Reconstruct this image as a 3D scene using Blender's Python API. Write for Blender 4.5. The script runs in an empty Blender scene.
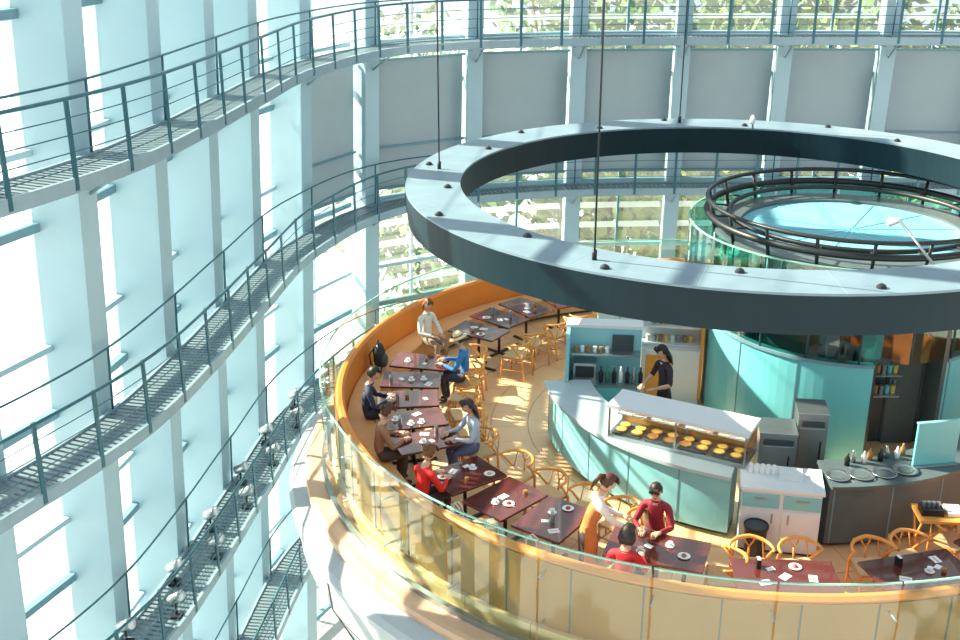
import bpy, math, random
from mathutils import Vector, Matrix
random.seed(7)
pi = math.pi
scene = bpy.context.scene
try:
    scene.view_settings.view_transform = 'Standard'
    scene.view_settings.look = 'None'
    scene.view_settings.exposure = .18
except Exception: pass

# ------------------------------------------------------------------ materials
def _nt(name):
    m = bpy.data.materials.new(name); m.use_nodes = True
    nt = m.node_tree; nt.nodes.clear()
    out = nt.nodes.new('ShaderNodeOutputMaterial')
    return m, nt, out

def mat(name, col, rough=.5, metal=0., var=.12, scale=6., col2=None, bump=0., coat=0., spec=.5, emit=0.):
    m, nt, out = _nt(name)
    b = nt.nodes.new('ShaderNodeBsdfPrincipled')
    b.inputs['Roughness'].default_value = rough
    b.inputs['Metallic'].default_value = metal
    b.inputs['Specular IOR Level'].default_value = spec
    if coat: b.inputs['Coat Weight'].default_value = coat
    if emit:
        b.inputs['Emission Color'].default_value = (1,.86,.62,1); b.inputs['Emission Strength'].default_value = emit
    tc = nt.nodes.new('ShaderNodeTexCoord')
    n = nt.nodes.new('ShaderNodeTexNoise'); n.inputs['Scale'].default_value = scale
    n.inputs['Detail'].default_value = 4
    nt.links.new(tc.outputs['Object'], n.inputs['Vector'])
    mx = nt.nodes.new('ShaderNodeMix'); mx.data_type = 'RGBA'
    nt.links.new(n.outputs['Fac'], mx.inputs[0])
    c2 = col2 if col2 else tuple(c*(1-2*var) for c in col)
    mx.inputs[6].default_value = (*c2, 1); mx.inputs[7].default_value = (*col, 1)
    nt.links.new(mx.outputs[2], b.inputs['Base Color'])
    if bump:
        bp = nt.nodes.new('ShaderNodeBump'); bp.inputs['Strength'].default_value = bump
        nt.links.new(n.outputs['Fac'], bp.inputs['Height']); nt.links.new(bp.outputs[0], b.inputs['Normal'])
    nt.links.new(b.outputs[0], out.inputs[0])
    return m

def glass(name, tint, refl=.5, frit=0., fritcol=(.9,.97,1), base=.05):
    # single-sheet glass: tinted transparency, reflection growing toward grazing view, optional ceramic frit
    m, nt, out = _nt(name)
    tr = nt.nodes.new('ShaderNodeBsdfTransparent'); tr.inputs[0].default_value = (*tint, 1)
    gl = nt.nodes.new('ShaderNodeBsdfGlossy'); gl.inputs['Roughness'].default_value = .04
    lw = nt.nodes.new('ShaderNodeLayerWeight'); lw.inputs[0].default_value = .5
    pw = nt.nodes.new('ShaderNodeMath'); pw.operation='POWER'; pw.inputs[1].default_value=3.5
    nt.links.new(lw.outputs['Facing'], pw.inputs[0])
    ma = nt.nodes.new('ShaderNodeMath'); ma.operation='MULTIPLY_ADD'; ma.inputs[1].default_value=refl; ma.inputs[2].default_value=base
    nt.links.new(pw.outputs[0], ma.inputs[0])
    mx = nt.nodes.new('ShaderNodeMixShader')
    nt.links.new(ma.outputs[0], mx.inputs[0])
    nt.links.new(tr.outputs[0], mx.inputs[1]); nt.links.new(gl.outputs[0], mx.inputs[2])
    last = mx
    if frit:
        tl = nt.nodes.new('ShaderNodeBsdfTranslucent'); tl.inputs[0].default_value = (*fritcol, 1)
        df = nt.nodes.new('ShaderNodeBsdfDiffuse'); df.inputs[0].default_value = (*fritcol, 1)
        m2 = nt.nodes.new('ShaderNodeMixShader'); m2.inputs[0].default_value = .35
        nt.links.new(tl.outputs[0], m2.inputs[1]); nt.links.new(df.outputs[0], m2.inputs[2])
        m3 = nt.nodes.new('ShaderNodeMixShader'); m3.inputs[0].default_value = frit
        nt.links.new(mx.outputs[0], m3.inputs[1]); nt.links.new(m2.outputs[0], m3.inputs[2])
        last = m3
    nt.links.new(last.outputs[0], out.inputs[0])
    return m

def polar_floor(name):
    m, nt, out = _nt(name)
    N = nt.nodes.new; L = nt.links.new
    tc = N('ShaderNodeTexCoord'); sp = N('ShaderNodeSeparateXYZ'); L(tc.outputs['Object'], sp.inputs[0])
    def M(op, a, b=None):
        n = N('ShaderNodeMath'); n.operation = op
        for i, x in enumerate((a, b)):
            if x is None: continue
            if isinstance(x, (int, float)): n.inputs[i].default_value = x
            else: L(x, n.inputs[i])
        return n.outputs[0]
    x, y = sp.outputs[0], sp.outputs[1]
    r = M('SQRT', M('ADD', M('MULTIPLY', x, x), M('MULTIPLY', y, y)))
    a = M('MULTIPLY', M('ARCTAN2', y, x), 7.64)
    cb = N('ShaderNodeCombineXYZ'); L(a, cb.inputs[0]); L(r, cb.inputs[1])
    br = N('ShaderNodeTexBrick'); L(cb.outputs[0], br.inputs['Vector'])
    br.inputs['Color1'].default_value = (.94, .60, .33, 1); br.inputs['Color2'].default_value = (.87, .53, .27, 1)
    br.inputs['Mortar'].default_value = (.52, .30, .15, 1)
    br.inputs['Scale'].default_value = 1; br.inputs['Mortar Size'].default_value = .010
    br.inputs['Brick Width'].default_value = 1.2; br.inputs['Row Height'].default_value = .62
    no = N('ShaderNodeTexNoise'); no.inputs['Scale'].default_value = 3; L(tc.outputs['Object'], no.inputs['Vector'])
    mx = N('ShaderNodeMix'); mx.data_type = 'RGBA'; mx.blend_type = 'MULTIPLY'; mx.inputs[0].default_value = .1
    L(br.outputs['Color'], mx.inputs[6]); L(no.outputs['Fac'], mx.inputs[7])
    b = N('ShaderNodeBsdfPrincipled'); b.inputs['Roughness'].default_value = .3
    L(mx.outputs[2], b.inputs['Base Color']); L(b.outputs[0], out.inputs[0])
    return m

M_fin = mat('painted_steel_pale_blue', (.40, .58, .66), .4, 0, .06, 1.5)
M_mull = mat('mullion_paint', (.18, .34, .41), .4)
M_win = glass('fritted_facade_glass', (.88, .97, 1.0), .3, .14, (.90,.97,1))
M_blade = glass('louvre_glass', (.85, .95, .98), .3, .5)
M_screen = mat('roller_screen_fabric', (.40, .49, .53), .8, 0, .05, 2)
M_cat = mat('galvanised_grating', (.21, .29, .33), .45, .3)
M_catedge = mat('catwalk_edge', (.30, .43, .50), .4, .2)
M_rail = mat('rail_steel', (.05, .16, .21), .35, .4)
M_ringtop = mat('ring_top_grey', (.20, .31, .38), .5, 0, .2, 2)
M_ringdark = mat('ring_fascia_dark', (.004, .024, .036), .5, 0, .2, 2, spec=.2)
M_black = mat('black_metal', (.010, .016, .02), .45)
M_orange = mat('orange_leather', (.84, .27, .04), .45, 0, .10, 3)
M_orange2 = mat('amber_panel', (.42, .17, .028), .4, 0, .15, 2)
M_seat = mat('banquette_upholstery', (.85, .45, .18), .6)
M_rim = mat('oak_rim', (.66, .44, .29), .45, 0, .12, 4)
M_cone = mat('cone_panel', (.44, .50, .53), .45, 0, .08, 1.2)
M_seam = mat('seam_dark', (.10, .10, .10), .6)
M_floor = polar_floor('cafe_floor_tile')
M_bal = glass('balustrade_glass', (.76, .93, .82), .6, base=.09)
M_baledge = mat('glass_edge_green', (.30, .62, .50), .15)
M_clear = glass('clear_glass', (.95, .99, .98), .3)
M_coreglass = glass('core_glass', (.30, .72, .66), .7, base=.12)
M_teal = mat('teal_laminate', (.17, .60, .65), .35, 0, .08, 1.5)
M_teallt = mat('teal_light', (.25, .61, .66), .35, 0, .08, 1.5)
M_white = mat('white_laminate', (.74, .79, .82), .35, 0, .04)
M_ctop = mat('counter_top_pale', (.46, .58, .63), .3, 0, .06)
M_steel = mat('stainless', (.42, .48, .51), .3, .85)
M_dark = mat('dark_panel', (.05, .07, .08), .4)
M_greytop = mat('grey_worktop', (.10, .14, .15), .35)
M_roof = mat('core_roof_glass', (.28, .70, .82), .2, 0, .2, 1.2)
M_table = mat('mahogany_top', (.13, .026, .020), .13, 0, .2, 5, coat=.6)
M_leg = mat('table_leg', (.03, .03, .03), .4, .5)
M_wood = mat('honey_wood', (.84, .37, .08), .4, 0, .15, 8)
M_cord = mat('paper_cord', (.82, .58, .30), .8, 0, .2, 40)
M_plate = mat('porcelain', (.84, .87, .88), .2, 0, .02)
M_red = mat('jam_red', (.6, .05, .03), .4)
M_yel = mat('pastry_yellow', (.95, .66, .14), .5, 0, .2, 20)
M_brn = mat('pastry_brown', (.50, .24, .07), .6, 0, .2, 20)
M_green = mat('bottle_green', (.05, .22, .12), .15)
M_lamp = mat('case_lamp_tube', (1,.95,.85), .5, emit=22.)
M_leaf = mat('foliage', (.16, .28, .07), .8, 0, .1, .6, col2=(.05, .14, .05))
M_leaf2 = mat('foliage_light', (.36, .36, .10), .8, 0, .1, .6, col2=(.14, .25, .06))
M_bark = mat('bark', (.14, .09, .05), .9)
M_ground = mat('pale_pavement', (.70, .75, .77), .9, 0, .05, .3)
M_hall = mat('hall_floor', (.5, .50, .48), .5)

# ------------------------------------------------------------------ mesh builder
class MB:
    def __init__(s): s.v=[]; s.f=[]; s.m=[]; s.s=[]; s.mats=[]; s.T=Matrix()
    def mi(s, m):
        if m not in s.mats: s.mats.append(m)
        return s.mats.index(m)
    def add(s, vs, fs, m, smooth=False):
        o=len(s.v); s.v += [tuple(s.T@Vector(p)) for p in vs]
        i=s.mi(m)
        for f in fs: s.f.append([k+o for k in f]); s.m.append(i); s.s.append(smooth)
    def box(s, c, size, m, rot=0., R=None):
        hx,hy,hz=[q/2 for q in size]
        vs=[Vector((x,y,z)) for x in(-hx,hx) for y in(-hy,hy) for z in(-hz,hz)]
        Rm = R if R is not None else Matrix.Rotation(rot,3,'Z')
        vs=[Rm@v+Vector(c) for v in vs]
        s.add(vs,[(0,1,3,2),(4,6,7,5),(0,4,5,1),(2,3,7,6),(0,2,6,4),(1,5,7,3)],m)
    def hexa(s, a, b, m):   # two quads (bottom a, top b), each 4 points in order
        s.add(list(a)+list(b),[(3,2,1,0),(4,5,6,7),(0,1,5,4),(1,2,6,5),(2,3,7,6),(3,0,4,7)],m)
    def tube(s, pts, r, m, n=8, closed=False, flat=1.):
        P=[Vector(p) for p in pts]; k=len(P)
        rr = r if isinstance(r,(list,tuple)) else [r]*k
        T=[]
        for i in range(k):
            if closed: t=P[(i+1)%k]-P[i-1]
            else: t=P[min(i+1,k-1)]-P[max(i-1,0)]
            T.append(t.normalized())
        up=Vector((0,0,1)) if abs(T[0].z)<.9 else Vector((1,0,0))
        nrm=(up-T[0]*up.dot(T[0])).normalized()
        vs=[]
        for i in range(k):
            nrm=(nrm-T[i]*nrm.dot(T[i])).normalized(); b=T[i].cross(nrm)
            for j in range(n):
                a=2*pi*j/n; vs.append(P[i]+(nrm*math.cos(a)*flat+b*math.sin(a))*rr[i])
        fs=[]
        for i in range(k if closed else k-1):
            i2=(i+1)%k
            for j in range(n):
                j2=(j+1)%n; fs.append((i*n+j,i*n+j2,i2*n+j2,i2*n+j))
        if not closed: fs.append(tuple(range(n))[::-1]); fs.append(tuple((k-1)*n+j for j in range(n)))
        s.add(vs,fs,m,True)
    def lathe(s, prof, m, a0=0., a1=360., n=96, c=(0,0), closedprof=True, smooth=False):
        full=abs(a1-a0-360)<1e-6; K=len(prof); vs=[]
        cnt=n if full else n+1
        for i in range(cnt):
            a=math.radians(a0+(a1-a0)*i/n)
            for r,z in prof: vs.append((c[0]+r*math.cos(a),c[1]+r*math.sin(a),z))
        fs=[]
        for i in range(n):
            i2=(i+1)%cnt
            for j in range(K if closedprof else K-1):
                j2=(j+1)%K; fs.append((i*K+j,i2*K+j,i2*K+j2,i*K+j2))
        if not full and closedprof:
            fs.append(tuple(range(K))); fs.append(tuple((cnt-1)*K+j for j in range(K))[::-1])
        s.add(vs,fs,m,smooth)
    def ell(s, c, r, m, seg=16, rings=10, R=None):
        vs=[];fs=[]
        Rm=R if R is not None else Matrix.Identity(3)
        for i in range(rings+1):
            t=pi*i/rings
            for j in range(seg):
                a=2*pi*j/seg
                vs.append(Rm@Vector((r[0]*math.sin(t)*math.cos(a),r[1]*math.sin(t)*math.sin(a),r[2]*math.cos(t)))+Vector(c))
        for i in range(rings):
            for j in range(seg):
                j2=(j+1)%seg; fs.append((i*seg+j,(i+1)*seg+j,(i+1)*seg+j2,i*seg+j2))
        s.add(vs,fs,m,True)
    def mesh(s, name):
        me=bpy.data.meshes.new(name); me.from_pydata(s.v,[],s.f)
        for m in s.mats: me.materials.append(m)
        me.polygons.foreach_set('material_index',s.m); me.polygons.foreach_set('use_smooth',s.s)
        me.update()
        return me
    def obj(s, name, loc=(0,0,0), rot=0., parent=None, bevel=0.):
        o=bpy.data.objects.new(name,s.mesh(name)); scene.collection.objects.link(o)
        o.location=loc; o.rotation_euler=(0,0,rot)
        if parent: o.parent=parent
        if bevel:
            b=o.modifiers.new('bevel','BEVEL'); b.width=bevel; b.segments=2; b.limit_method='ANGLE'
        return o
def inst(me,name,loc,rot=0.,bevel=0.):
    o=bpy.data.objects.new(name,me); scene.collection.objects.link(o); o.location=loc; o.rotation_euler=(0,0,rot)
    if bevel:
        b=o.modifiers.new('bevel','BEVEL'); b.width=bevel; b.segments=2; b.limit_method='ANGLE'
    return o

# ------------------------------------------------------------------ camera
cam=bpy.data.cameras.new('camera'); camo=bpy.data.objects.new('camera',cam); scene.collection.objects.link(camo)
camo.location=(0,0,8.2); camo.rotation_euler=(math.radians(90-20.9),0,0)
cam.lens=41.25; cam.sensor_width=36; cam.clip_end=500
scene.camera=camo

# ------------------------------------------------------------------ facade plan curve
CP=[(-12.5,2),(-9.9,6.5),(-7.9,10),(-6.35,13.2),(-5.4,15.6),(-4.95,18.1),(-4.6,21),(-4.0,25),(-2.1,28.8),(2.2,30.5),(8,30.8),(14,30.6),(20,29.6),(26,27.4)]
def catmull(P,n=40):
    out=[]
    P=[Vector(p) for p in P]; Q=[2*P[0]-P[1]]+P+[2*P[-1]-P[-2]]
    for i in range(1,len(Q)-2):
        a,b,c,d=Q[i-1:i+3]
        for j in range(n):
            t=j/n
            out.append(.5*((2*b)+(c-a)*t+(2*a-5*b+4*c-d)*t*t+(3*b-a-3*c+d)*t**3))
    out.append(P[-1]); return out
dense=catmull(CP)
cum=[0]
for a,b in zip(dense,dense[1:]): cum.append(cum[-1]+(b-a).length)
LEN=cum[-1]
import bisect
def at(s):
    s=max(0,min(LEN-1e-4,s)); i=bisect.bisect_right(cum,s)-1; i=min(i,len(dense)-2)
    t=(s-cum[i])/(cum[i+1]-cum[i]); p=dense[i].lerp(dense[i+1],t)
    i0=max(0,i-6); i1=min(len(dense)-1,i+7)
    d=(dense[i1]-dense[i0]).normalized()
    return p,d,Vector((-d.y,d.x))
def lean(z): return .05*(4.7-z)
def W(s,off,z):
    p,d,n=at(s); q=p+n*(off+lean(z)); return Vector((q.x,q.y,z))

ZB,ZT=-12.6,13.
SP=2.85
base=[.3+i*SP for i in range(40) if .3+i*SP<LEN-.1]
backst=[s for s in base if at(s)[0].y>26.5]
LS=2.62
leftst=[]; q=backst[0]-LS
while q>.1: leftst.append(q); q-=LS
stations=sorted(leftst)+backst
for k,s0 in enumerate(stations):
    mb=MB(); left=s0<backst[0]; th=.17 if left else .14
    i0,o0=.58,(1.62 if left else 1.45)
    mb.hexa([W(s0-th,i0,ZB),W(s0+th,i0,ZB),W(s0+th*.7,o0,ZB),W(s0-th*.7,o0,ZB)],
            [W(s0-th,i0,ZT),W(s0+th,i0,ZT),W(s0+th*.7,o0,ZT),W(s0-th*.7,o0,ZT)],M_fin)
    mb.hexa([W(s0-th*1.5,i0-.04,ZB),W(s0+th*1.5,i0-.04,ZB),W(s0+th*1.5,i0,ZB),W(s0-th*1.5,i0,ZB)],
            [W(s0-th*1.5,i0-.04,ZT),W(s0+th*1.5,i0-.04,ZT),W(s0+th*1.5,i0,ZT),W(s0-th*1.5,i0,ZT)],M_fin)
    mb.obj('facade_column')
for k in range(len(stations)-1):
    a,b=stations[k]+.14,stations[k+1]-.14
    back=at((a+b)/2)[0].y>27.2
    mb=MB(); go=1.28 if back else 1.45
    mid=(a+b)/2
    mb.add([W(a,go,ZB),W(b,go,ZB),W(b,go,ZT),W(a,go,ZT)],[(0,1,2,3)],M_win)
    z=ZB+.4; j=0
    while z<ZT:
        h=.05 if j%2 else .07
        mb.hexa([W(a,go-.12,z-h),W(b,go-.12,z-h),W(b,go+.04,z-h),W(a,go+.04,z-h)],
                [W(a,go-.12,z+h),W(b,go-.12,z+h),W(b,go+.04,z+h),W(a,go+.04,z+h)],M_mull if j%2==0 else M_fin)
        z+=1.15 if j%2==0 else 2.0; j+=1
    if back:
        for q in (mid,):
            mb.hexa([W(q-.03,go-.06,ZB),W(q+.03,go-.06,ZB),W(q+.03,go+.03,ZB),W(q-.03,go+.03,ZB)],
                    [W(q-.03,go-.06,ZT),W(q+.03,go-.06,ZT),W(q+.03,go+.03,ZT),W(q-.03,go+.03,ZT)],M_mull)
    z=ZB+.3
    while z<ZT:
        if back: mb.add([W(a,go+.18,z),W(b,go+.18,z),W(b,go+.42,z+.12),W(a,go+.42,z+.12)],[(0,1,2,3)],M_blade)
        else: mb.add([W(a,go+.18,z),W(b,go+.18,z),W(b,go+.30,z+.05),W(a,go+.30,z+.05)],[(0,1,2,3)],M_blade)
        z+=.62
    mb.obj('window_%d'%(k+1))
    if back:
        sb=MB(); z0,z1=.75,4.25
        sb.hexa([W(a+.06,1.0,z0),W(b-.06,1.0,z0),W(b-.06,1.03,z0),W(a+.06,1.03,z0)],
                [W(a+.06,1.0,z1),W(b-.06,1.0,z1),W(b-.06,1.03,z1),W(a+.06,1.03,z1)],M_screen)
        for zz in (z0,z0+1.15,z1):
            sb.hexa([W(a,.96,zz-.03),W(b,.96,zz-.03),W(b,1.04,zz-.03),W(a,1.04,zz-.03)],
                    [W(a,.96,zz+.03),W(b,.96,zz+.03),W(b,1.04,zz+.03),W(a,1.04,zz+.03)],M_mull)
        sb.obj('window_screen_panel')

# ------------------------------------------------------------------ catwalks
def catwalk(zt,spots=False):
    mb=MB(); w=.42
    s=.2
    N=int(LEN/.5)
    ss=[.2+(LEN-.4)*i/N for i in range(N+1)]
    for o0,o1,z0,z1,m in ((-w-.04,-w+.02,-.16,.05,M_catedge),(w-.02,w+.04,-.16,.03,M_catedge),(-.03,.03,-.14,-.04,M_cat)):
        for a,b in zip(ss,ss[1:]):
            mb.hexa([W(a,o0,zt+z0),W(b,o0,zt+z0),W(b,o1,zt+z0),W(a,o1,zt+z0)],
                    [W(a,o0,zt+z1),W(b,o0,zt+z1),W(b,o1,zt+z1),W(a,o1,zt+z1)],m)
    while s<LEN-.2:
        mb.hexa([W(s,-w,zt-.04),W(s+.075,-w,zt-.04),W(s+.075,w,zt-.04),W(s,w,zt-.04)],
                [W(s,-w,zt),W(s+.075,-w,zt),W(s+.075,w,zt),W(s,w,zt)],M_cat)
        s+=.125
    for off in (-w,):
        for h,r in ((1.1,.028),(.85,.009),(.62,.009),(.39,.009),(.18,.009)):
            mb.tube([W(q,off,zt+h) for q in ss],r,M_rail,6)
        q=.4
        while q<LEN-.2:
            p=W(q,off-.03,zt); t=at(q)[1]; R=Matrix.Rotation(math.atan2(t.y,t.x),3,'Z')
            mb.box((p.x,p.y,zt+.5),(.07,.03,1.24),M_rail,R=R); q+=1.15
    mb.tube([W(q,w,zt+1.1) for q in ss],.02,M_rail,6)
    for q in stations:
        mb.tube([W(q,w+.0,zt-.1),W(q,.53,zt-.1)],.05,M_catedge,6)
        mb.tube([W(q,-w*.6,zt-.12),W(q,.50,zt-.6)],.03,M_catedge,6)
        if q+SP<LEN:
            mb.tube([W(q+.1,.5,zt-.3),W(q+SP*.3,w,zt-.12)],.025,M_catedge,6)
            mb.tube([W(q-.1,.5,zt-.3),W(q-SP*.3,w,zt-.12)],.025,M_catedge,6)
        mb.tube([W(q,w,zt),W(q,w,zt+1.1)],.02,M_rail,6)
    mb.obj('catwalk')
    if spots:
        q=SP*2; j=0
        while q<LEN*.6:
            sl=MB(); off=-.25 if j%2 else .2
            p=W(q,off,zt); n=at(q)[2]; aim=Vector((-n.x,-n.y,.5)).normalized()
            sl.tube([p,p+Vector((0,0,.34))],.022,M_black,8); c=p+Vector((0,0,.38))
            sl.tube([c-aim*.14,c-aim*.12,c+aim*.08,c+aim*.16],[.05,.085,.1,.12],M_steel,12)
            sl.tube([c+aim*.161,c+aim*.165],[.10,.10],M_plate,12)
            sl.box((p.x,p.y,zt+.03),(.2,.2,.05),M_black)
            sl.obj('spotlight_fixture'); q+=.95; j+=1
catwalk(4.7); catwalk(.5); catwalk(-3.7,True); catwalk(-7.9)

# ------------------------------------------------------------------ outside / lower level
g=MB(); g.add([(-150,-60,ZB-.05),(150,-60,ZB-.05),(150,200,ZB-.05),(-150,200,ZB-.05)],[(0,1,2,3)],M_ground); g.obj('ground')
fl=MB(); pts=[W(LEN*i/80,1.3,ZB) for i in range(81)]
pts=[(p.x,p.y,ZB+.01) for p in pts]+[(26,-4,ZB+.01),(-12,-4,ZB+.01)]
fl.add(pts,[tuple(range(len(pts)))[::-1]],M_hall); fl.obj('floor_hall')

def tree_mesh(name,h,R,leafm,seed):
    rnd=random.Random(seed); mb=MB()
    mb.tube([(0,0,0),(.1,.05,h*.35),(-.05,.1,h*.6),(0,0,h*.85)],[.28,.2,.14,.05],M_bark,8)
    blobs=[]
    for i in range(11):
        a=rnd.uniform(0,2*pi); rr=rnd.uniform(.25,.75)*R; zz=h*rnd.uniform(.35,.95)
        c=Vector((rr*math.cos(a),rr*math.sin(a),zz)); blobs.append((c,R*rnd.uniform(.38,.58)))
        mb.tube([(0,0,h*.35),tuple(c*.5+Vector((0,0,h*.2))),tuple(c)],[.1,.06,.02],M_bark,5)
    for c,r in blobs:
        for j in range(260):
            d=Vector((rnd.gauss(0,1),rnd.gauss(0,1),rnd.gauss(0,1))).normalized()*r*rnd.uniform(.6,1.05)
            p=c+d; u=Vector((rnd.gauss(0,1),rnd.gauss(0,1),rnd.gauss(0,1))).normalized()
            v=u.orthogonal().normalized(); sz=rnd.uniform(.16,.30)
            mb.add([p-u*sz,p-v*sz*.6,p+u*sz,p+v*sz*.6],[(0,1,2,3)],leafm)
    return mb.mesh(name)
TM=[tree_mesh('tree_a',12,3.6,M_leaf,1),tree_mesh('tree_b',13.5,4.0,M_leaf2,2),tree_mesh('tree_c',15,4.2,M_leaf,3)]
for i in range(13):
    x=-9+i*3.6+random.uniform(-1,1); y=38.5+random.uniform(-1.5,3)
    if i in (0,1,3,6,9): continue
    o=inst(TM[i%3],'tree',(x,y,ZB-.05),random.uniform(0,6)); 
    o.scale=(1,1,random.uniform(.95,1.2))
for i in range(4,12):
    o=inst(TM[(i+1)%3],'tree',(-14+i*4.4+random.uniform(-1,1),52+random.uniform(-2,3),ZB-.05),random.uniform(0,6)); o.scale=(1.4,1.4,1.3)

# ------------------------------------------------------------------ cafe platform
C=(3.9,16.5)
pf=MB()
pf.lathe([(6.68,-.2),(6.74,-.22),(6.76,-.28),(6.74,-.36),(6.2,-.36),(6.2,-.2)],M_rim,n=160)
pf.lathe([(6.74,-.34),(6.96,-.42),(7.02,-.50),(7.0,-.62),(6.6,-.62),(6.6,-.34)],M_cone,n=160)
pf.lathe([(6.96,-.60),(6.9,-1.15),(6.86,-1.2),(6.5,-2.0),(5.8,-3.1),(4.9,-4.8),(4.2,-6.6),(3.8,ZB),(3.3,ZB),(3.3,-.4)],M_cone,n=160,smooth=False)
for zz,r in ((-1.18,6.875),(-2.0,6.505),(-3.1,5.805),(-4.8,4.905)):
    pf.lathe([(r-.02,zz-.012),(r+.012,zz-.012),(r+.012,zz+.012),(r-.02,zz+.012)],M_seam,n=160)
for i in range(24):
    a=2*pi*i/24; pr=[(6.965,-.62),(6.905,-1.15),(6.505,-2.0),(5.805,-3.1),(4.905,-4.8),(4.205,-6.6)]
    pf.tube([(r*math.cos(a),r*math.sin(a),z) for r,z in pr],.012,M_seam,4)
pf.obj('cafe_platform',(C[0],C[1],0))
f=MB(); f.lathe([(0.01,0),(6.3,0),(6.3,-.34),(0.01,-.34)],M_floor,n=128); f.obj('floor',(C[0],C[1],0))
pw=MB()
pw.lathe([(6.08,0),(6.22,0),(6.22,.93),(6.18,.97),(6.12,.97),(6.08,.93)],M_orange,n=160)
pw.lathe([(6.222,.02),(6.24,.02),(6.24,.9),(6.222,.9)],M_orange2,n=160)
for i in range(45):
    a=math.radians(i*8+3); pw.box((6.242*math.cos(a),6.242*math.sin(a),.46),(.012,.02,.88),M_seam,rot=a)
pw.obj('wall_partition_low',(C[0],C[1],0))
bq=MB(); bq.lathe([(5.62,.06),(6.07,.06),(6.07,.45),(5.60,.45)],M_seat,98,257,80)
bq.lathe([(5.66,0.0),(6.0,0.0),(6.0,.06),(5.66,.06)],M_dark,98,257,80)
bq.obj('banquette_bench',(C[0],C[1],0),bevel=.02)
gb=MB()
NP=30
for i in range(NP):
    a0=i*360/NP+.12; a1=(i+1)*360/NP-.12
    gb.lathe([(6.447,-.2),(6.447,1.3)],M_bal,a0,a1,6,closedprof=False)
    gb.lathe([(6.436,1.3),(6.458,1.3),(6.458,1.318),(6.436,1.318)],M_baledge,a0,a1,6)
    a=math.radians(i*360/NP)
    for z in (.1,.8):
        gb.tube([(6.43*math.cos(a),6.43*math.sin(a),z),(6.25*math.cos(a),6.25*math.sin(a),z)],.015,M_steel,6)
gb.lathe([(6.41,-.2),(6.485,-.2),(6.485,-.12),(6.41,-.12)],M_steel,n=120)
gb.obj('glass_balustrade',(C[0],C[1],0))

# ------------------------------------------------------------------ suspended ring
rg=MB()
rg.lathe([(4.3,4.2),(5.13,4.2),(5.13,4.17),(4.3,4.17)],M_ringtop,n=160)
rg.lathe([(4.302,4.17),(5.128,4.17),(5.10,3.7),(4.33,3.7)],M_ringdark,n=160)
for i in range(20):
    a=math.radians(i*18+5); rr=4.95 if i%2 else 4.5
    x,y=rr*math.cos(a),rr*math.sin(a)
    rg.lathe([(.001,4.2),(.06,4.2),(.05,4.23),(.02,4.25),(.001,4.25)],M_black,n=12,c=(x,y))
for i in range(20):
    a=math.radians(i*18); 
    rg.box((4.715*math.cos(a),4.715*math.sin(a),4.2008),(.82,.010,.0016),M_catedge,rot=a)
for ang in (170,236,92,315):
    a=math.radians(ang); rr=4.72
    x,y=rr*math.cos(a),rr*math.sin(a)
    rg.tube([(x,y,4.2),(x,y,14)],.012,M_black,6); rg.tube([(x,y,4.2),(x,y,4.32)],.03,M_black,8)
for ang in (75,288):
    a=math.radians(ang); x,y=4.3*math.cos(a),4.3*math.sin(a)
    rg.tube([(x,y,4.2),(x*.84,y*.84,4.55)],.018,M_steel,6)
    rg.tube([(x*.84,y*.84,4.55),(x*.80,y*.80,4.48)],[.03,.055],M_white,10)
rg.obj('suspended_ring_canopy',(4.0,16.4,0))

# ------------------------------------------------------------------ kitchen core
KC=(6.1,17.45)
kc=MB()
R0=2.22; HW=1.6
kc.lathe([(R0-.1,0),(R0,0),(R0,HW),(R0-.1,HW)],M_teal,298,266+360,90)
for i in range(12):
    a=math.radians(300+i*27); kc.box((R0*math.cos(a),R0*math.sin(a),HW/2),(.02,.02,HW-.04),M_mull,rot=a)
kc.box((.25,-1.45,1.15),(1.8,.1,2.3),M_dark)
for i in range(6): kc.box((-.45+i*.27,-1.51,1.1),(.02,.03,2.1),M_greytop)
kc.box((.62,-1.53,1.0),(.5,.03,2.0),M_greytop); kc.box((.45,-1.56,1.0),(.03,.03,.25),M_steel)
kc.box((-.1,-1.8,1.15),(.06,.6,2.3),M_dark); kc.box((1.0,-1.7,1.15),(.06,.6,2.3),M_greytop)
for z in (.95,1.3): 
    kc.box((.2,-1.68,z),(.5,.3,.025),M_steel)
    for i in range(5): kc.lathe([(.001,z+.013),(.035,z+.013),(.04,z+.14),(.001,z+.14)],[M_plate,M_brn,M_steel,M_teal,M_yel][i],n=8,c=(.02+i*.09,-1.7))
kc.lathe([(R0-.12,HW),(R0+.03,HW),(R0+.03,HW+.05),(R0-.12,HW+.05)],M_mull,298,266+360,90)
kc.lathe([(1.25,HW-.3),(1.35,HW-.3),(1.35,3.08),(1.25,3.08)],M_dark,n=48)
for i in range(16):
    a=2*pi*i/16; kc.box((1.36*math.cos(a),1.36*math.sin(a),2.2),(.03,.3,1.3),M_teal if i%3==0 else M_greytop,rot=a)
for i in range(18):
    kc.lathe([(R0,HW+.05),(R0,3.1)],M_coreglass,i*20+.4,i*20+19.6,5,closedprof=False)
    a=math.radians(i*20); kc.tube([(R0*math.cos(a),R0*math.sin(a),HW+.05),(R0*math.cos(a),R0*math.sin(a),3.2)],.018,M_rail,6)
kc.lathe([(.01,3.13),(R0-.45,3.13),(R0-.45,3.08),(.01,3.08)],M_roof,n=64)
for i in range(6):
    a=pi*i/6; kc.box((0,0,3.135),((R0-.5)*2,.02,.01),M_teal,rot=a)
kc.lathe([(R0-.45,3.1),(R0+.02,3.1),(R0+.02,3.17),(R0-.45,3.17)],M_greytop,n=96)
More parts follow.
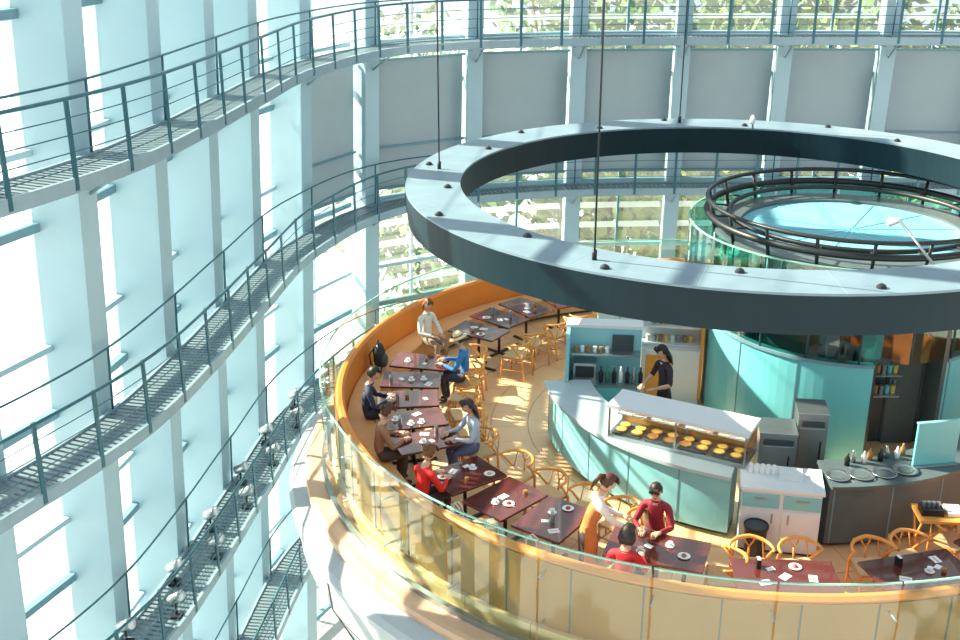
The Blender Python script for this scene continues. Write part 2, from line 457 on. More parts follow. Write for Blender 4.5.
for rr,z,t in ((R0+.12,3.38,.055),(R0-.25,3.36,.04),(R0+.12,3.60,.035)):
    kc.tube([(rr*math.cos(2*pi*i/96),rr*math.sin(2*pi*i/96),z) for i in range(96)],t,M_black,8,closed=True)
for i in range(18):
    a=2*pi*i/18
    kc.tube([((R0+.0)*math.cos(a),(R0+.0)*math.sin(a),3.1),((R0+.12)*math.cos(a),(R0+.12)*math.sin(a),3.62)],.028,M_black,6)
    kc.tube([((R0+.1)*math.cos(a),(R0+.1)*math.sin(a),3.36),((R0-.25)*math.cos(a),(R0-.25)*math.sin(a),3.36)],.018,M_black,6)
for i in range(14):
    kc.lathe([(R0+.40,2.45),(R0+.40,3.25)],M_coreglass,i*360/14+.5,(i+1)*360/14-.5,8,closedprof=False)
kc.lathe([(R0+.385,3.25),(R0+.415,3.25),(R0+.415,3.27),(R0+.385,3.27)],M_baledge,n=96)
kc.lathe([(R0+.05,2.40),(R0+.43,2.40),(R0+.43,2.46),(R0+.05,2.46)],M_mull,n=96)
kc.obj('kitchen_core',(KC[0],KC[1],0))

# ------------------------------------------------------------------ service counter
K=(4.7,16.4)
def kp(ang,r,z=0.): a=math.radians(ang); return (K[0]+r*math.cos(a),K[1]+r*math.sin(a),z)
def counter(a0,a1,front,top,name):
    mb=MB()
    mb.lathe([(3.05,0),(3.5,0),(3.5,.09),(3.05,.09)],M_dark,a0,a1,50)
    mb.lathe([(3.0,.09),(3.6,.09),(3.6,.94),(3.0,.94)],front,a0,a1,50)
    mb.lathe([(2.93,.94),(3.68,.94),(3.68,.99),(2.93,.99)],top,a0,a1,50)
    a=a0+1
    while a<a1:
        t=math.radians(a); mb.box((3.601*math.cos(t),3.601*math.sin(t),.51),(.01,.018,.84),M_mull,rot=t); a+=13
    return mb.obj(name,(K[0],K[1],0))
counter(184,248.5,M_teallt,M_ctop,'service_counter')
counter(269,332,M_greytop,M_greytop,'service_counter')
cb=MB()
cb.box((0,0,.5),(1.02,.62,.9),M_white); cb.box((0,0,.025),(1.0,.56,.05),M_dark); cb.box((0,.0,.97),(1.08,.68,.04),M_white)
for x in (-.265,.265):
    cb.box((x,-.315,.80),(.48,.02,.2),M_teallt); cb.box((x,-.33,.84),(.16,.02,.02),M_steel)
    cb.box((x,-.315,.38),(.48,.02,.58),M_white); cb.box((x+.16*(1 if x<0 else -1),-.33,.55),(.02,.02,.14),M_steel)
cb.box((.12,.05,1.03),(.3,.22,.08),M_white)
for i in range(5): cb.lathe([(.001,.99),(.03,.99),(.025,1.12),(.001,1.12)],M_plate,n=10,c=(-.4+i*.075,.1))
cabang=math.radians(258.7+90)
cb.obj('drawer_cabinet',kp(258.9,3.50),cabang,bevel=.008)
wb=MB(); wb.lathe([(.12,0),(.15,.5),(.165,.52),(.165,.56),(.14,.56),(.13,.05),(.12,0)],M_black,n=20); wb.lathe([(.001,.53),(.14,.53),(.14,.55),(.001,.55)],M_dark,n=20)
wb.obj('waste_bin',kp(254.5,4.04))
# pastry display case
dc=MB(); L,D,H=2.0,.56,.5
dc.box((0,0,.03),(L,D,.06),M_steel)
dc.box((0,0,H),(L+.04,D+.04,.05),M_white)
for x in (-L/2+.015,0,L/2-.015):
    for y in (-D/2+.015,D/2-.015): dc.box((x,y,H/2),(.025,.025,H-.04),M_steel)
dc.add([(-L/2+.03,-D/2+.004,.06),(L/2-.03,-D/2+.004,.06),(L/2-.03,-D/2+.004,H-.03),(-L/2+.03,-D/2+.004,H-.03)],[(0,1,2,3)],M_clear)
for sx in (-1,1): dc.add([(sx*(L/2-.004),-D/2+.03,.06),(sx*(L/2-.004),D/2-.03,.06),(sx*(L/2-.004),D/2-.03,H-.03),(sx*(L/2-.004),-D/2+.03,H-.03)],[(0,1,2,3)],M_clear)
dc.box((0,D/2-.01,H/2),(L-.04,.015,H-.06),M_wood)
dc.box((0,.1,.27),(L-.08,D-.34,.012),M_steel)
dc.tube([(-L/2+.06,-D/2+.05,H-.045),(L/2-.06,-D/2+.05,H-.045)],.012,M_lamp,8)
rnd=random.Random(4)
for (x0,w_) in ((-.74,.4),(-.26,.4),(.24,.4),(.73,.42)):
    dc.box((x0,-.08,.075),(w_,.34,.02),M_dark); dc.box((x0,.1,.285),(w_,.16,.015),M_plate)
for i in range(8):
    for j in range(2):
        x=-L/2+.16+i*.24; y=-.15+j*.16
        mm=M_yel if rnd.random()<.7 else rnd.choice([M_brn,M_red])
        dc.lathe([(.001,.085),(.065,.085),(.085,.12),(.075,.125),(.001,.12)],M_brn,n=16,c=(x,y)); dc.lathe([(.001,.135),(.05,.132),(.075,.121),(.001,.118)],mm,n=16,c=(x,y),smooth=True)
    mm=rnd.choice([M_yel,M_brn,M_plate,M_red]); x=-L/2+.14+i*.245
    dc.box((x,.1,.32),(.13,.1,.06),mm); dc.box((x,.1,.355),(.13,.1,.012),rnd.choice([M_plate,M_yel]))
a_dc=math.atan2(-.95,1.74)
dc.obj('pastry_display_case',(2.84,13.93,.99),a_dc,bevel=.002)
ss=MB()
ss.box((0,0,.87),(1.2,.08,1.74),M_teallt); ss.box((-.58,-.27,.87),(.06,.58,1.74),M_teallt); ss.box((0.03,-.28,.46),(1.12,.5,.92),M_teal)
ss.box((0.03,-.28,.94),(1.12,.52,.04),M_steel); ss.box((0.03,-.16,1.36),(1.1,.2,.03),M_steel)
ss.box((.3,-.06,1.5),(.34,.05,.28),M_dark); ss.box((-.3,-.2,1.10),(.36,.3,.28),M_steel); ss.box((-.3,-.36,1.10),(.3,.02,.18),M_black)
for i in range(6): ss.lathe([(.001,1.375),(.03,1.375),(.035,1.47),(.001,1.47)],M_plate if i%2 else M_brn,n=8,c=(-.45+i*.1,-.16))
ss.box((0,.12,1.76),(1.24,.32,.05),M_white)
ss.obj('service_station',(2.02,16.58,0),math.radians(-6),bevel=.006)
tc_=MB(); tc_.box((0,0,.95),(.75,.5,1.8),M_teallt); tc_.box((0,0,.03),(.7,.44,.06),M_dark); tc_.box((0,0,1.87),(.8,.54,.04),M_white)
for sx in (-1,1): tc_.box((sx*.185,-.255,.98),(.35,.02,1.68),M_white); tc_.box((sx*.04,-.275,1.0),(.015,.02,.3),M_steel)
tc_.obj('tall_cupboard',(2.38,17.55,0),math.radians(-6),bevel=.006)
bt=MB()
for i in range(7):
    x=-.28+i*.105; mm=[M_black,M_green,M_black,M_plate,M_black,M_steel,M_black][i]
    bt.lathe([(.001,0),(.035,0),(.037,.16),(.015,.21),(.014,.27),(.001,.27)],mm,n=12,c=(x,0),smooth=True)
bt.obj('syrup_bottles',(2.22,16.15,.965),math.radians(-6))
bs=MB()
bs.box((0,0,.5),(1.0,.5,1.0),M_white); bs.box((0,.22,1.3),(1.0,.05,1.0),M_white)
for z in (1.02,1.35,1.68): bs.box((0,.08,z),(1.0,.32,.03),M_white)
bs.box((.51,.0,.95),(.05,.52,1.7),M_wood); bs.box((-.2,-.255,.5),(.45,.02,.8),M_wood)
for i in range(8):
    for z in (1.035,1.365):
        bs.lathe([(.001,z),(.035,z),(.04,z+.12),(.001,z+.12)],[M_plate,M_steel,M_brn,M_yel][i%4],n=10,c=(-.4+i*.105,.06))
bs.obj('back_shelf_unit',(3.31,17.65,0),math.radians(-8),bevel=.006)
for (x,y,w,h) in ((4.78,14.35,.42,1.36),(4.25,14.15,.52,1.15)):
    st=MB(); st.box((0,0,h/2+.05),(w,.5,h-.1),M_steel); st.box((0,-.255,h*.55),(w-.06,.02,h*.6),M_steel); st.box((w*.3,-.28,h*.6),(.02,.03,.3),M_black)
    st.box((0,0,.03),(w-.06,.44,.06),M_dark); st.box((0,0,h+.015),(w+.02,.52,.03),M_steel); st.box((0,-.268,h*.9),(w-.1,.01,.08),M_dark)
    st.obj('stainless_refrigerator',(x,y,0),math.radians(-8),bevel=.008)
sp=MB(); sp.box((0,0,.33),(.62,.04,.62),M_teal); sp.box((0,0,.01),(.66,.16,.02),M_steel); sp.box((0,0,.65),(.64,.06,.02),M_teallt)
sp.obj('counter_screen',kp(296,3.4,.99),math.radians(280+90),bevel=.004)
for ang in (271.5,277,282.5,288):
    hp=MB(); hp.lathe([(.001,0),(.13,0),(.16,.015),(.17,.028),(.15,.024),(.001,.012)],M_steel,n=28,smooth=True); hp.lathe([(.001,.013),(.10,.015),(.10,.024),(.001,.024)],M_greytop,n=20)
    hp.obj('serving_tray',kp(ang,3.4,.991))
cd=MB()
for i in range(8):
    cd.lathe([(.001,0),(.035,0),(.04,.1),(.015,.15),(.015,.18),(.001,.18)],[M_black,M_steel,M_plate,M_brn][i%4],n=12,c=(-.5+i*.13,.06*(i%2)),smooth=True)
cd.obj('condiment_bottles',kp(285,3.05,.99),math.radians(375))
sd=MB()
sd.box((0,0,.74),(.62,.45,.035),M_wood)
for x in (-.27,.27):
    sd.tube([(x,-.19,0),(x,.19,.72)],.016,M_wood,8); sd.tube([(x,.19,0),(x,-.19,.72)],.016,M_wood,8)
sd.tube([(-.27,0,.36),(.27,0,.36)],.012,M_wood,6)
sd.box((-.12,0,.80),(.28,.2,.09),M_black); sd.box((.17,.03,.785),(.2,.24,.05),M_plate)
for i in range(4): sd.lathe([(.001,.84),(.025,.84),(.03,.92),(.001,.92)],M_steel,n=8,c=(-.22+i*.06,0))
sd.obj('side_table',(5.98,12.46,0),math.radians(-5))

# ------------------------------------------------------------------ chairs & tables
def chair_mesh():
    mb=MB()
    arc=[(.27*math.sin(t)*1.0,-.02-.25*math.cos(t)+.02,.73-.03*abs(math.sin(t))) for t in [(-1.75+3.5*i/20) for i in range(21)]]
    mb.tube(arc,[.016+.010*math.sin(pi*i/20) for i in range(21)],M_wood,8)
    for sx in (-1,1):
        mb.tube([(sx*.19,-.24,0),(sx*.2,-.21,.25),(sx*.215,-.19,.44),(sx*.25,-.06,.62),(sx*.262,.02,.70)],[.014,.018,.02,.017,.014],M_wood,8)
        mb.tube([(sx*.235,.22,0),(sx*.225,.20,.3),(sx*.215,.19,.46)],[.014,.019,.017],M_wood,8)
        mb.tube([(sx*.2,-.21,.22),(sx*.226,.2,.2)],.011,M_wood,6)
        mb.tube([(0,-.215,.60),(sx*.05,-.235,.66),(sx*.07,-.25,.725)],.011,M_wood,6)
        mb.tube([(sx*.19,-.2,.45),(sx*.16,-.245,.72)],.009,M_wood,6)
        mb.tube([(sx*.2,-.2,.43),(sx*.23,.2,.43)],.016,M_wood,8)
    mb.tube([(0,-.2,.44),(0,-.215,.60)],.014,M_wood,6)
    mb.tube([(-.2,-.2,.43),(.2,-.2,.43)],.014,M_wood,8); mb.tube([(-.23,.2,.43),(.23,.2,.43)],.016,M_wood,8)
    mb.tube([(-.23,.2,.26),(.23,.2,.26)],.011,M_wood,6)
    n=8; vs=[];fs=[]
    for i in range(n+1):
        for j in range(n+1):
            y=-.2+.4*j/n; hw=.2+.03*j/n; x=-hw+2*hw*i/n
            z=.452-.018*math.sin(pi*i/n)*math.sin(pi*j/n); vs.append((x,y,z))
    for i in range(n):
        for j in range(n): a=i*(n+1)+j; fs.append((a,a+n+1,a+n+2,a+1))
    mb.add(vs,fs,M_cord,True)
    mb.add([(x,y,z-.03) for x,y,z in vs],[f_[::-1] for f_ in fs],M_cord,True)
    return mb.mesh('dining_chair')
CH=chair_mesh()
def table_mesh(w,d,nm):
    mb=MB(); mb.box((0,0,.725),(w,d,.035),M_table); mb.box((0,0,.695),(w-.1,d-.1,.025),M_leg)
    xs=[0] if w<1.1 else [-.35,.35]
    for x in xs:
        mb.tube([(x,0,.03),(x,0,.69)],.028,M_leg,10)
        mb.box((x,0,.015),(.06,d*.75,.03),M_leg); mb.box((x,0,.016),(min(w,.6)*.85,.06,.03),M_leg)
    return mb.mesh(nm)
T_small=table_mesh(.62,.98,'t1'); T_sq=table_mesh(.72,.93,'t2'); T_wide=table_mesh(1.22,.70,'t3')
def cp(ang,r,z=0.): a=math.radians(ang); return (C[0]+r*math.cos(a),C[1]+r*math.sin(a),z)
def facing_out(ang): return math.radians(ang-90)
def facing_in(ang): return math.radians(ang+90)
tabs=[(118.5,4.85,'s'),(128.5,4.8,'s'),(138,4.75,'s'),(147.5,4.65,'s'),(168,5.03,'s'),(177,5.05,'s'),(185.5,5.08,'s'),(194,5.08,'s'),(202.5,5.08,'s'),
      (216,5.08,'q'),(225.5,5.08,'q'),(234.6,5.08,'q'),(250.5,5.15,'w'),(267,5.45,'w'),(284,5.5,'w'),(300,5.4,'w')]
def tableware(kind,seed):
    r=random.Random(seed*7+1); mb=MB()
    sx=.2 if kind!='w' else .45; sy=.32 if kind!='w' else .2
    placed=[]
    for i in range(r.choice([3,4,4,5])):
        for _ in range(20):
            x,y=r.uniform(-sx,sx),r.uniform(-sy,sy)
            if all((x-a)**2+(y-b)**2>.025 for a,b in placed): break
        placed.append((x,y)); t=r.random()
        if t<.16:
            mb.lathe([(.001,.0),(.05,.0),(.08,.014),(.075,.016),(.001,.006)],M_plate,n=18,c=(x,y),smooth=True)
            mb.ell((x,y,.02),(.03,.036,.02),r.choice([M_yel,M_brn,M_red]),8,6)
        elif t<.4:
            mb.lathe([(.001,0),(.055,.0),(.06,.008),(.001,.008)],M_plate,n=16,c=(x,y)); mb.lathe([(.02,.008),(.036,.055),(.033,.055),(.001,.02)],M_plate,n=14,c=(x,y),smooth=True)
            mb.tube([(x+.034,y,.045),(x+.055,y,.035),(x+.03,y,.02)],.005,M_plate,6)
        elif t<.6:
            mb.lathe([(.028,0),(.034,.11)],M_clear,n=12,c=(x,y),closedprof=False)
            mb.lathe([(.001,.002),(.029,.002),(.031,.05),(.001,.05)],M_brn,n=12,c=(x,y))
        elif t<.70:
            mb.box((x,y,.06),(.05,.09,.12),M_leg); mb.box((x,y,.121),(.04,.08,.003),M_plate)
        elif t<.9:
            a=r.uniform(0,3); mb.box((x,y,.002),(.14,.10,.004),M_plate,rot=a); mb.box((x,y,.0045),(.11,.015,.001),M_brn,rot=a)
        else:
            mb.lathe([(.001,0),(.03,0),(.03,.12),(.012,.16),(.001,.165)],M_steel,n=12,c=(x,y))
    mb.box((r.uniform(-sx,sx),r.uniform(-sy,sy),.002),(.10,.07,.004),M_plate,rot=r.uniform(0,3))
    return mb
for i,(ang,r,kd) in enumerate(tabs):
    me={'s':T_small,'q':T_sq,'w':T_wide}[kd]
    inst(me,'dining_table',cp(ang,r),facing_out(ang),bevel=.005)
    tableware(kd,i).obj('tableware',cp(ang,r,.7435),facing_out(ang))
chairs=[(118.5,4.0,0),(128.5,3.95,5),(138,3.90,-8),(147.5,3.82,6),(158,4.35,25),(168,4.20,0),(177,4.17,-10),(186,4.18,8),(194,4.17,-6),(203.5,4.25,0),
        (216,4.2,10),(225.5,4.22,-8),(234.6,4.22,5),(247,4.42,0),(263.6,4.82,0),(270.8,4.82,5),(281.5,4.9,-5),(288,4.88,4),(298,4.75,5)]
for ang,r,tw in chairs:
    inst(CH,'dining_chair',cp(ang,r),facing_out(ang)+math.radians(tw))
inst(CH,'dining_chair',cp(259.8,5.1),math.radians(80)); inst(CH,'dining_chair',cp(242,4.3),facing_out(230))

# ------------------------------------------------------------------ bags
bp=MB()
bp.ell((0,0,.24),(.16,.10,.25),M_black,18,12); bp.ell((0,.09,.17),(.12,.06,.13),M_dark,14,10)
bp.tube([(-.04,-.02,.47),(-.03,-.02,.53),(.03,-.02,.53),(.04,-.02,.47)],.01,M_black,6)
for sx in (-.08,.08): bp.tube([(sx,-.08,.42),(sx*1.3,-.15,.3),(sx*1.3,-.13,.12),(sx,-.06,.05)],.014,M_black,6)
bp.obj('backpack',cp(166.5,5.83,.46),facing_in(166.5))
for ang,mm in ((224,M_plate),(230,M_teallt),(236,M_plate)):
    tb=MB()
    tb.hexa([(-.17,-.06,0),(.17,-.06,0),(.17,.06,0),(-.17,.06,0)],[(-.21,-.03,.28),(.21,-.03,.28),(.21,.03,.28),(-.21,.03,.28)],mm)
    for sy in (-.03,.03): tb.tube([(-.09,sy,.27),(-.07,sy,.42),(0,sy,.47),(.07,sy,.42),(.09,sy,.27)],.008,mm,6)
    tb.obj('tote_bag',cp(ang,5.84,.452),facing_in(ang)+.15,bevel=.015)

# ------------------------------------------------------------------ people
def ik(S,H,l1,l2,pole):
    S=Vector(S);H=Vector(H); d=H-S; L=min(d.length,l1+l2-.005); dn=d.normalized(); H=S+dn*L
    a=(l1*l1-l2*l2+L*L)/(2*L); h=math.sqrt(max(0,l1*l1-a*a))
    p=Vector(pole); p=(p-dn*p.dot(dn)).normalized()
    return S+dn*a+p*h,H
pcache={}
def cm(name,col,rough=.75):
    k=(name,col)
    if k not in pcache: pcache[k]=mat(name,col,rough,0,.1,14)
    return pcache[k]
def person(name,loc,heading,top,pants,skin=(.72,.42,.28),hair=(.03,.02,.015),style='short',lean_=8,hands=None,
           headyaw=0,headpitch=20,stand=False,vest=None,sleeve='long',female=True,hat=None,size=1.,seat=.46,turn=0):
    root=bpy.data.objects.new(name,None); scene.collection.objects.link(root)
    root.location=loc; root.rotation_euler=(0,0,heading); root.scale=(size,)*3
    ms,mp,mk=cm('shirt',top),cm('trousers',pants),cm('skin',skin,.5)
    mh=cm('hair',hair,.5); mshoe=cm('shoe',(.04,.03,.03),.4); mv=cm('vest',vest) if vest else ms
    pz=.93 if stand else seat+.09
    la=math.radians(lean_); tw=math.radians(turn)
    def tp(x,y,h):
        k=min(1,h/.5); X=x*math.cos(tw*k)-y*math.sin(tw*k); Y=x*math.sin(tw*k)+y*math.cos(tw*k)
        return Vector((X, Y+math.sin(la)*h, pz+math.cos(la)*h))
    sw=.155 if female else .18
    V=[];E=[];Rr=[];lab=[]
    def nv(p,r): V.append(Vector(p)); Rr.append(r if isinstance(r,tuple) else (r,r)); return len(V)-1
    def ed(a,b,l): E.append((a,b)); lab.append(l)
    pel=nv((0,0,pz),(.145,.115)); wa=nv(tp(0,.0,.17),(.115 if female else .13,.10)); ch=nv(tp(0,.005,.36),(.145 if female else .165,.115))
    un=nv(tp(0,-.005,.46),(.085,.075)); nk=nv(tp(0,.005,.53),.052); nt_=nv(tp(0,.02,.58),.05)
    ed(pel,wa,'V');ed(wa,ch,'V');ed(ch,un,'V');ed(un,nk,'K');ed(nk,nt_,'K')
    hands=hands or [(-.14,.42,pz+.24),(.14,.42,pz+.24)]
    wr=[]
    for i,sx in enumerate((-1,1)):
        sh=tp(sx*sw,-.005,.425); s_=nv(sh,.06); ed(un,s_,'S')
        el,w=ik(sh,hands[i],.27,.25,(sx*.7,-.35,-1))
        e_=nv(el,.043); m_=nv((el*.5+w*.5),.037); w_=nv(w,.026)
        mu=nv(sh*.5+el*.5,.05); ed(s_,mu,'S'); ed(mu,e_,'S'); ed(e_,m_,'F'); ed(m_,w_,'F'); wr.append((w,(w-el).normalized(),sx))
        hx=sx*.085
        if stand:
            hp=nv((hx,0,pz-.09),.092); kn=nv((hx*1.05,.02,.49),.058); cf=nv((hx*1.05,-.015,.33),.052); an=nv((hx*1.05,-.02,.09),.036)
        else:
            hp=nv((hx,.06,pz-.015),.09); kn=nv((hx*1.25,.42,pz-.02),.062); cf=nv((hx*1.25,.40,pz-.22),.054); an=nv((hx*1.25,.36,.09),.036)
        ed(pel,hp,'P')
        th=nv((V[hp]+V[kn])*.5,.078); ed(hp,th,'P'); ed(th,kn,'P'); ed(kn,cf,'P'); ed(cf,an,'P')
        toe=nv(V[an]+Vector((0,.15,-.05)),(.04,.03)); ed(an,toe,'H')
    me=bpy.data.meshes.new('sk'); me.from_pydata([tuple(v) for v in V],E,[]); me.update()
    tmp=bpy.data.objects.new('sk',me); scene.collection.objects.link(tmp)
    sk=tmp.modifiers.new('skin','SKIN'); sk.use_smooth_shade=True; sk.branch_smoothing=.6
    for i,r in enumerate(Rr): me.skin_vertices[0].data[i].radius=r
    me.skin_vertices[0].data[0].use_root=True
    ss_=tmp.modifiers.new('sub','SUBSURF'); ss_.levels=2; ss_.render_levels=2
    dg=bpy.context.evaluated_depsgraph_get(); ev=tmp.evaluated_get(dg)
    bm=bpy.data.meshes.new_from_object(ev)
    bpy.data.objects.remove(tmp)
    bm.name=name+'_body'; bm.materials.clear()
    for m in (ms,mv,mp,mk,mshoe): bm.materials.append(m)
    segs=[(V[a],V[b],l) for (a,b),l in zip(E,lab)]
    for p in bm.polygons:
        c=p.center; best=9;bl='S'
        for a,b,l in segs:
            ab=b-a; t=max(0,min(1,(c-a).dot(ab)/ab.length_squared)); d=(a+ab*t-c).length
            if l=='P': d+=.01
            if d<best: best=d;bl=l
        p.material_index={'S':0,'V':1,'P':2,'K':3,'H':4,'F':0 if sleeve=='long' else 3}[bl]; p.use_smooth=True
    bo=bpy.data.objects.new('body',bm); scene.collection.objects.link(bo); bo.parent=root
    co=MB(); cpos=tp(0,.003,.505); co.tube([cpos+Vector((.062*math.cos(a),.058*math.sin(a),.012*math.sin(a))) for a in [2*pi*i/16 for i in range(16)]],.014,ms,6,closed=True)
    co.obj('collar',parent=root)
    if vest and stand:   # apron skirt hanging from the waist
        ap=MB(); vs=[];fs=[]
        for i in range(13):
            a=math.radians(-20+220*i/12)
            for z,r1,r2 in ((pz+.1,.135,.115),(pz-.05,.165,.14),(pz-.25,.175,.15),(pz-.45,.18,.15)): vs.append((r1*math.cos(a),r2*math.sin(a)+.01,z))
        for i in range(12):
            for j in range(3): k=i*4+j; fs.append((k,k+4,k+5,k+1))
        ap.add(vs,fs,mv,True); ap.obj('apron',parent=root)
    hb=MB()
    for w,d,sx in wr:
        d=Vector((d.x,d.y,d.z*.4-.08)).normalized(); side=d.cross(Vector((0,0,1))).normalized(); dn=side.cross(d).normalized()
        hb.tube([w-d*.015,w+d*.02,w+d*.055,w+d*.085],[.024,.036,.040,.034],mk,10,flat=.48)
        for k,(o,ln) in enumerate(((-.027,.062),(-.009,.073),(.009,.068),(.027,.052))):
            b=w+d*.078+side*o; b2=b+d*ln*.5+side*o*.15; b3=b2+d*ln*.35-dn*ln*.28; b4=b3+d*ln*.1-dn*ln*.28
            hb.tube([b,b2,b3,b4],[.0095,.0088,.008,.0062],mk,7)
        t0=w+d*.03+side*(-sx)*.03; t1=t0+d*.03+side*(-sx)*.025-dn*.008; t2=t1+d*.032+side*(-sx)*.004-dn*.01
        hb.tube([t0,t1,t2],[.012,.0105,.007],mk,7)
    hb.obj('hands',parent=root)
    hd=MB(); seg,rg_=28,20; vs=[];fs=[]
    for i in range(rg_+1):
        t=pi*i/rg_; z=math.cos(t)
        for j in range(seg):
            a=2*pi*j/seg; x=math.sin(t)*math.cos(a); y=math.sin(t)*math.sin(a)
            X=x*.074;Y=y*.092;Z=z*.118
            if Z<0: k=1+Z*3.0; X*=max(.45,k); Y*=max(.62,1+Z*1.6)
            if y>0:
                nz=math.exp(-((X/.014)**2)-(((Z+.018)/.026)**2)); Y+=.024*nz*min(1,y*2)
                for ex in (-.03,.03): Y-=.010*math.exp(-(((X-ex)/.016)**2)-(((Z-.006)/.014)**2))
                Y+=.006*math.exp(-((X/.024)**2)-(((Z+.062)/.012)**2)); Y+=.008*math.exp(-((X/.022)**2)-(((Z+.1)/.018)**2))
            vs.append((X,Y,Z))
    for i in range(rg_):
        for j in range(seg): j2=(j+1)%seg; fs.append((i*seg+j,(i+1)*seg+j,(i+1)*seg+j2,i*seg+j2))
    hd.add(vs,fs,mk,True)
    weye=cm('eye_white',(.9,.9,.9),.2); dk=cm('iris',(.02,.015,.01),.2); lip=cm('lip',(.5,.13,.11),.5)
    for ex in (-.03,.03):
        hd.ell((ex,.077,.006),(.0125,.009,.007),weye,10,8); hd.ell((ex,.0845,.006),(.0055,.004,.0055),dk,8,6)
        hd.tube([(ex-.016,.083,.024),(ex,.089,.029),(ex+.016,.083,.024)],.003,mh,5)
        hd.ell((ex*2.52,-.002,-.005),(.009,.018,.028),mk,8,8)
    hd.ell((0,.086,-.062),(.021,.008,.0055),lip,10,6)
    vs=[];fs=[];keep={}
    for i in range(rg_+1):
        t=pi*i/rg_; z=math.cos(t)
        for j in range(seg):
            a=2*pi*j/seg; x=math.sin(t)*math.cos(a); y=math.sin(t)*math.sin(a)
            wv=1+.02*math.sin(a*9+z*4)
            X=x*.085*wv;Y=y*.103*wv-.006;Z=z*.127+.006
            if Z<-.02 and style in('long','bob'): 
                Y=min(Y,-.02) if y<.3 else Y
                X*=1.08
            vs.append((X,Y,Z)); keep[len(vs)-1]=(x,y,z)
    lim={'short':-.42,'bob':-.75,'long':-.9,'bun':-.42,'pony':-.42}[style]
    for i in range(rg_):
        for j in range(seg):
            j2=(j+1)%seg; q=(i*seg+j,(i+1)*seg+j,(i+1)*seg+j2,i*seg+j2)
            x,y,z=[sum(keep[k][n] for k in q)/4 for n in range(3)]
            face = (y>.25 and z<.50) or (y>-.05 and z<.0 and style not in('long','bob')) or z<lim or (y>.05 and z<-.1)
            if not face: fs.append(q)
    hr=MB(); hr.add(vs,fs,mh,True)
    for k in range(7):
        x=-.055+k*.018; hr.tube([(x*.6,.05,.115),(x,.088,.085),(x*1.15,.094,.052)],[.016,.015,.005],mh,6)
    if style=='long':
        for k in range(9):
            x=-.07+k*.0175; yy=-.075+.03*abs(x)/.07
            hr.tube([(x,yy,.03),(x*1.1,yy-.02,-.09),(x*1.05,yy-.02,-.2),(x*.8,yy-.01,-.29)],[.022,.024,.02,.006],mh,7)
    if style=='bob':
        for k in range(11):
            a=math.radians(-10-160*k/10); hr.tube([(.075*math.cos(a),.085*math.sin(a),.03),(.088*math.cos(a),.095*math.sin(a),-.06),(.075*math.cos(a),.085*math.sin(a),-.12)],[.02,.024,.008],mh,7)
    if style=='bun': hr.ell((0,-.115,.05),(.04,.035,.04),mh,12,8)
    if style=='pony':
        hr.tube([(0,-.10,.05),(0,-.145,.03),(0,-.15,-.08),(0,-.13,-.2)],[.022,.03,.028,.006],mh,8)
    hpz=tp(0,.03,.68)
    for ob,nm in ((hd,'head'),(hr,'hair')):
        o=ob.obj(nm,parent=root); o.location=hpz; o.rotation_euler=(math.radians(-headpitch),0,math.radians(headyaw))
    if hat:
        ht=MB(); mm=cm('hat',hat)
        ht.lathe([(.001,.15),(.06,.145),(.085,.11),(.098,.06),(.165,.035),(.165,.030),(.096,.05),(.08,.10),(.001,.14)],mm,n=28,smooth=True)
        ht.lathe([(.097,.058),(.102,.058),(.096,.085),(.091,.085)],cm('hatband',(.3,.2,.1)),n=28)
        o=ht.obj('hat',parent=root); o.location=hpz; o.rotation_euler=(math.radians(-headpitch),0,math.radians(headyaw))
    return root
TZ=.785
def hnd(a,b): return [(-.13,a,TZ),(.13,b,TZ)]
person('woman_in_white',cp(152,5.56),facing_in(152)+math.radians(-15),(.88,.87,.80),(.35,.25,.18),hair=(.16,.06,.02),style='bob',lean_=3,hands=[(-.12,.3,.68),(.14,.32,.70)],headyaw=-20,headpitch=18)
person('woman_in_hat',cp(168.5,4.20),facing_out(168.5),(.03,.22,.55),(.06,.06,.09),style='short',hat=(.90,.74,.46),lean_=10,hands=hnd(.40,.42))
person('man_in_navy',cp(185.8,5.8),facing_in(185.8),(.02,.035,.08),(.03,.03,.05),female=False,lean_=14,hands=hnd(.42,.40),headpitch=25)
person('woman_in_brown',cp(200.5,5.8),facing_in(200.5),(.42,.20,.11),(.1,.07,.06),hair=(.09,.03,.012),style='bun',lean_=14,hands=hnd(.42,.40),headpitch=25)
person('woman_in_grey',cp(203.5,4.30),facing_out(203.5),(.50,.58,.70),(.10,.12,.22),hair=(.05,.03,.03),style='long',lean_=10,hands=hnd(.42,.42))
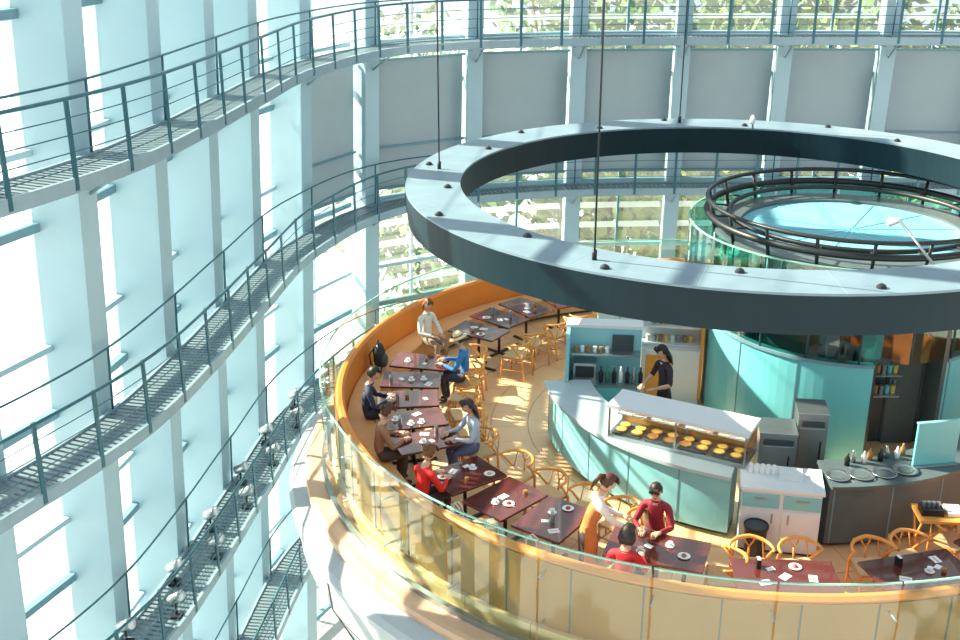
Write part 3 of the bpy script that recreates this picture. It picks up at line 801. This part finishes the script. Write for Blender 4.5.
person('woman_in_red',cp(215.5,5.8),facing_in(215.5)+.15,(.85,.03,.02),(.08,.05,.05),hair=(.18,.06,.02),style='bun',lean_=14,hands=hnd(.42,.40),headpitch=28)
person('woman_in_apron',(1.30,11.78,0),math.radians(-83),(.92,.88,.80),(.06,.04,.04),hair=(.09,.025,.012),style='pony',vest=(.60,.23,.06),lean_=20,stand=True,hands=[(-.12,.50,1.02),(.14,.52,1.00)],headpitch=38,headyaw=5,size=1.0)
person('woman_in_maroon',cp(248.6,4.44),facing_out(248.6),(.30,.02,.04),(.05,.03,.04),style='short',lean_=10,hands=hnd(.40,.40),headpitch=30)
person('woman_in_crimson',cp(247.8,5.84),facing_in(247.8),(.62,.02,.03),(.05,.03,.04),style='bob',lean_=8,hands=hnd(.40,.40),headpitch=24)
person('waitress',(2.95,16.0,0),math.radians(115),(.04,.03,.05),(.02,.02,.02),hair=(.012,.01,.01),style='long',stand=True,lean_=6,hands=[(-.15,.3,1.05),(.15,.32,1.02)],headpitch=25,sleeve='short',headyaw=-10,size=.98)

# ------------------------------------------------------------------ light
sun=bpy.data.lights.new('sun','SUN'); sun.energy=19.; sun.angle=.009; sun.color=(1,.83,.62)
so=bpy.data.objects.new('sun',sun); scene.collection.objects.link(so)
d=Vector((.80,-.30,-.60)); so.rotation_euler=d.to_track_quat('-Z','Y').to_euler()
w=bpy.data.worlds.new('sky'); scene.world=w; w.use_nodes=True; nt=w.node_tree; nt.nodes.clear()
out=nt.nodes.new('ShaderNodeOutputWorld'); bg=nt.nodes.new('ShaderNodeBackground')
tc=nt.nodes.new('ShaderNodeTexCoord'); sp_=nt.nodes.new('ShaderNodeSeparateXYZ'); rmp=nt.nodes.new('ShaderNodeValToRGB')
nt.links.new(tc.outputs['Generated'],sp_.inputs[0]); nt.links.new(sp_.outputs[2],rmp.inputs[0])
rmp.color_ramp.elements[0].color=(.88,.96,1,1); rmp.color_ramp.elements[1].color=(.72,.83,.92,1)
nt.links.new(rmp.outputs[0],bg.inputs[0]); bg.inputs[1].default_value=.9; nt.links.new(bg.outputs[0],out.inputs[0])
